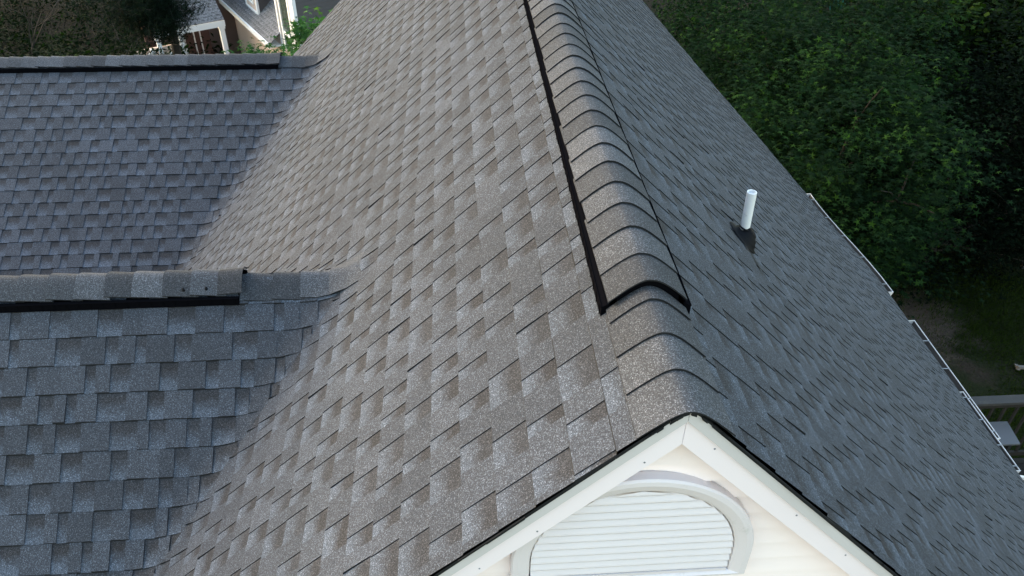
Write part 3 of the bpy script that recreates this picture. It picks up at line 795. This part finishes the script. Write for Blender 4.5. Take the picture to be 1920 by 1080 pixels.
MFEN = plain("grey_fence_wood", (.035, .034, .038), .85, .3, 5)
MFENP = plain("pale_fence_wood", (.42, .42, .44), .8, .12, 4)
def fence(a, b, h, m, label, name="board_fence", bw=.14):
    a = Vector(a); b = Vector(b); L = (b - a).length; d = (b - a).normalized(); base = (a.x, a.y, gz(a.x, a.y))
    root = tag(empty(name, base, math.atan2(d.y, d.x)), label, "fence"); mb = MB(); x = 0; rs = random.Random(3)
    while x < L:
        mb.box(x, x + bw - .012, 0, .02, .02, h + rs.uniform(-.015, .015)); x += bw
    mb.build("boards", m, root)
    mb = MB(); mb.box(0, L, -.02, .045, h + .02, h + .06); mb.build("top_rail", m, root)
    for px in lin(.05, L - .1, 3):
        mb = MB(); mb.box(px, px + .09, .021, .11, -.2, h); mb.build("post", m, root)
fence((11.85, 12.1, 0), (15.5, 12.5, 0), .8, MFEN, "dark grey board fence at the right edge above the lawn")
fence((6.2, 26.0, 0), (8.3, 25.2, 0), 1.0, MFENP, "pale grey board fence beyond the far corner of the roof")
# teal netting hanging in a tree
mb = MB(); rr = random.Random(4)
for k in range(40):
    p = Vector((12.0, 24.2, -7.3)) + Vector((rr.gauss(0, .10), rr.gauss(0, .08), rr.uniform(-.45, .5))); q = p + Vector((rr.uniform(-.1, .1), rr.uniform(-.1, .1), rr.uniform(-.3, -.1)))
    mb.bar(p, q, .025, .025)
tag(mb.build("netting", plain("teal_plastic", (.02, .16, .13), .6)), "scrap of teal netting hanging among the trees at the top edge", "netting")
mb = MB(); mb.bar((9.95, 9.05, gz(10, 9) + .12), (10.5, 8.95, gz(10.4, 9) + .14), .06, .05); mb.bar((9.96, 9.02, gz(10, 9) + .1), (10.03, 9.2, gz(10, 9) + .03), .06, .05)
tag(mb.build("wood_offcut", plain("aged_offcut_wood", (.16, .14, .125), .8)), "pale wooden offcut lying on the lawn at the right edge", "plank")

# ------------------------------------------------------------------ neighbouring house
NO = Vector((-9.823, 33.315, 0)); AX = Vector((.87462, .48481, 0)); AY = Vector((-.48481, .87462, 0))
nh_base = NO + Vector((0, 0, -13.6)); YAW = math.atan2(AX.y, AX.x)
nh = tag(empty("house", tuple(nh_base), YAW), "neighbouring house with grey shingle roofs, brown siding and white trim beyond the far wing ridge", "house")
def Z(z): return z + 13.6
MBR = plain("brown_siding", (.115, .088, .080), .8, .15, 3); MPE = plain("peach_stucco", (.62, .47, .38), .8, .06, 2)
MDS = plain("dark_grey_brown_siding", (.085, .078, .078), .8, .12, 3); MWT = plain("white_house_trim", (.80, .79, .77), .5, .04)
MGL = plain("window_glass", (.05, .07, .06), .08, .2, 1, spec=.8); MBK = plain("dark_porch_brick", (.085, .045, .038), .85, .2, 6)  # porch brick in one even dark red-brown
MS2 = shingle_mat("weathered_shingles", (.09, .09, .095), (.15, .15, .155), (.22, .22, .23), .8)
def laps(mb, axis, c, a, b, z0, z1, lap, sg):
    z = z0
    while z < z1:
        t = min(z + lap, z1); o0, o1 = sg * .02, 0
        if axis == 'x': mb.poly([(c + o0, a, z), (c + o0, b, z), (c + o1, b, t), (c + o1, a, t)]); mb.poly([(c, a, z), (c, b, z), (c + o0, b, z), (c + o0, a, z)])
        else: mb.poly([(a, c + o0, z), (b, c + o0, z), (b, c + o1, t), (a, c + o1, t)]); mb.poly([(a, c, z), (b, c, z), (b, c + o0, z), (a, c + o0, z)])
        z = t
# back mass (brown siding, faces the camera) and body
mb = MB(); laps(mb, 'y', 0, -2.0, 0.02, 0, Z(-5.2), .12, -1); mb.build("siding_wall", MBR, nh)
mb = MB(); mb.box(-2.0, 6, .03, 7, 0, Z(-5.2)); mb.build("house_body", MBR, nh)
mb = MB(); mb.box(0, 6, -9.5, .029, 0, Z(-9.75)); mb.build("stucco_wall", MPE, nh)
def nroof(P, s1, u0, u1, seed, name="roof"):
    o = shingles(name, nh, P, 0, s1, u0, u1, seed); o.data.materials[0] = MS2; return o
sl = 1 / math.hypot(1, .8)
nroof(lambda u, s: (-.42 + (4.6 - s) * sl, u, Z(-9.6) + .8 * (4.6 - s) * sl, 1 / sl), 4.6, -6.0, .02, 201)
mb = MB(); mb.box(-.50, -.43, -6.05, .0, Z(-9.76), Z(-9.585)); mb.build("eave_trim", MWT, nh)
mb = MB(); mb.box(-.43, .0, -6.0, .0, Z(-9.76), Z(-9.73)); mb.build("soffit", MWT, nh)
# dormer on that roof
dm = empty("dormer"); dm.parent = nh
mb = MB(); mb.box(.02, 3, -3.70, -2.3, Z(-9.3), Z(-7.4)); mb.build("dormer_wall", MPE, dm)
mb = MB(); laps(mb, 'y', -3.705, .06, 3, Z(-9.25), Z(-7.4), .12, -1); mb.build("dormer_siding", MDS, dm)
mb = MB(); mb.box(-.02, .06, -3.76, -3.60, Z(-9.34), Z(-7.4)); mb.box(-.02, .019, -2.36, -2.25, Z(-9.3), Z(-7.4)); mb.box(-.03, .018, -3.59, -2.37, Z(-9.32), Z(-9.22)); mb.build("dormer_trim", MWT, dm)
mb = MB(); mb.box(-.015, .018, -3.3, -3.2, Z(-9.0), Z(-7.4)); mb.box(-.015, .018, -2.75, -2.65, Z(-9.0), Z(-7.4)); mb.box(-.015, .018, -3.19, -2.76, Z(-9.0), Z(-8.92)); mb.build("window_frame", MWT, dm)
mb = MB(); mb.box(.005, .012, -3.19, -2.76, Z(-8.91), Z(-7.4)); mb.build("window_pane", MGL, dm)
# tall bay with window, then dark siding to the right
mb = MB(); mb.box(.09, 6, -7.98, -5.95, 0, Z(-5)); mb.build("bay_wall", MBR, nh)
mb = MB(); mb.box(.02, .088, -6.08, -5.93, 0, Z(-5)); mb.box(-.02, .1, -8.02, -7.62, 0, Z(-5)); mb.build("corner_board", MWT, nh)
mb = MB(); mb.box(.02, .088, -6.42, -6.30, Z(-10.3), Z(-5)); mb.box(.02, .088, -7.40, -7.26, Z(-10.3), Z(-5)); mb.box(.02, .088, -7.255, -6.425, Z(-10.42), Z(-10.3)); mb.box(.03, .088, -7.255, -6.425, Z(-9.15), Z(-9.05)); mb.build("window_frame", MWT, nh)
mb = MB(); mb.box(.05, .07, -7.255, -6.425, Z(-10.29), Z(-5)); mb.build("window_pane", MGL, nh)
mb = MB(); laps(mb, 'y', -8.0, .10, 6, 0, Z(-5), .13, -1); mb.build("dark_siding_wall", MDS, nh)
mb = MB(); mb.tube([(1.05, -8.25, Z(-10.6)), (2.1, -8.2, Z(-9.0)), (2.15, -8.15, Z(-5.5))], .045, 8); mb.build("downspout", MDS, nh)
# porch
sp_ = 1 / math.hypot(1, .62)
nroof(lambda u, s: (-u, -3.55 + (4.0 - s) * sp_, Z(-9.28) + .62 * (4.0 - s) * sp_, 1 / sp_), 4.0, 1.28, 3.9, 202, "porch_roof")
mb = MB(); mb.box(-3.9, -1.28, -3.56, -3.44, Z(-9.52), Z(-9.30)); mb.build("porch_beam", MWT, nh)
mb = MB(); mb.poly([(-1.28, -3.5, Z(-9.3)), (-1.28, -.3, Z(-7.3)), (-1.28, -.3, Z(-9.3))]); mb.poly([(-1.30, -3.5, Z(-9.3)), (-1.30, -.3, Z(-9.3)), (-1.30, -.3, Z(-7.3))]); mb.build("porch_gable_side", MBR, nh)
for x, wd_ in ((-1.50, .17), (-3.05, .16), (-3.85, .15)):
    mb = MB(); mb.box(x, x + wd_, -3.5, -3.5 + wd_, 0, Z(-9.525)); mb.box(x - .03, x + wd_ + .03, -3.53, -3.47 + wd_, Z(-9.62), Z(-9.526)); mb.build("porch_post", MWT, nh)
mb = MB(); mb.box(-3.8, -1.3, -.6, -.4, 0, Z(-9.3)); mb.build("porch_wall", MBK, nh)
for x in (-2.75, -2.35, -1.95, -1.7):
    mb = MB(); mb.box(x, x + .05, -.64, -.601, 0, Z(-9.4)); mb.build("door_frame", MWT, nh)
mb = MB(); mb.box(-4.6, -3.1, -3.4, -3.3, 0, Z(-9.9)); mb.build("porch_panel", MPE, nh)
mb = MB(); mb.box(-2.9, -1.5, -3.3, -.7, Z(-12.2), Z(-12.1)); mb.build("porch_floor", MDECK, nh)
# small white trimmed gable on the porch roof
mb = MB(); mb.box(-2.15, -1.36, -1.2, -.4, Z(-8.6), Z(-5.5)); mb.build("upper_wall", MPE, nh)
mb = MB(); mb.box(-1.50, -1.34, -1.26, -1.19, Z(-8.2), Z(-5.5)); mb.bar((-1.46, -1.24, Z(-8.15)), (-2.25, -1.24, Z(-6.7)), .05, .10); mb.build("gable_trim", MWT, nh)
# stair railing
st = tag(empty("stair_railing", tuple(nh_base + AX * -4.6 + AY * -3.6), YAW), "white wooden stair railing left of the neighbouring porch", "railing")
mb = MB(); mb.bar((-.9, 0, Z(-11.0)), (.45, 0, Z(-10.0)), .06, .11); mb.build("handrail", MWT, st)
mb = MB(); mb.bar((.45, .0, Z(-10.75)), (1.3, 0, Z(-10.05)), .06, .10); mb.build("handrail", MWT, st)
mb = MB()
for k in range(10): mb.box(-.8 + k * .15, -.755 + k * .15, -.02, .02, 1.0, Z(-11.02) + (.1 + .15 * k) * .74)
mb.build("balusters", MWT, st)
for x in (.45, 1.28): 
    mb = MB(); mb.box(x, x + .09, -.05, .05, 0, Z(-9.85)); mb.build("newel_post", MWT, st)
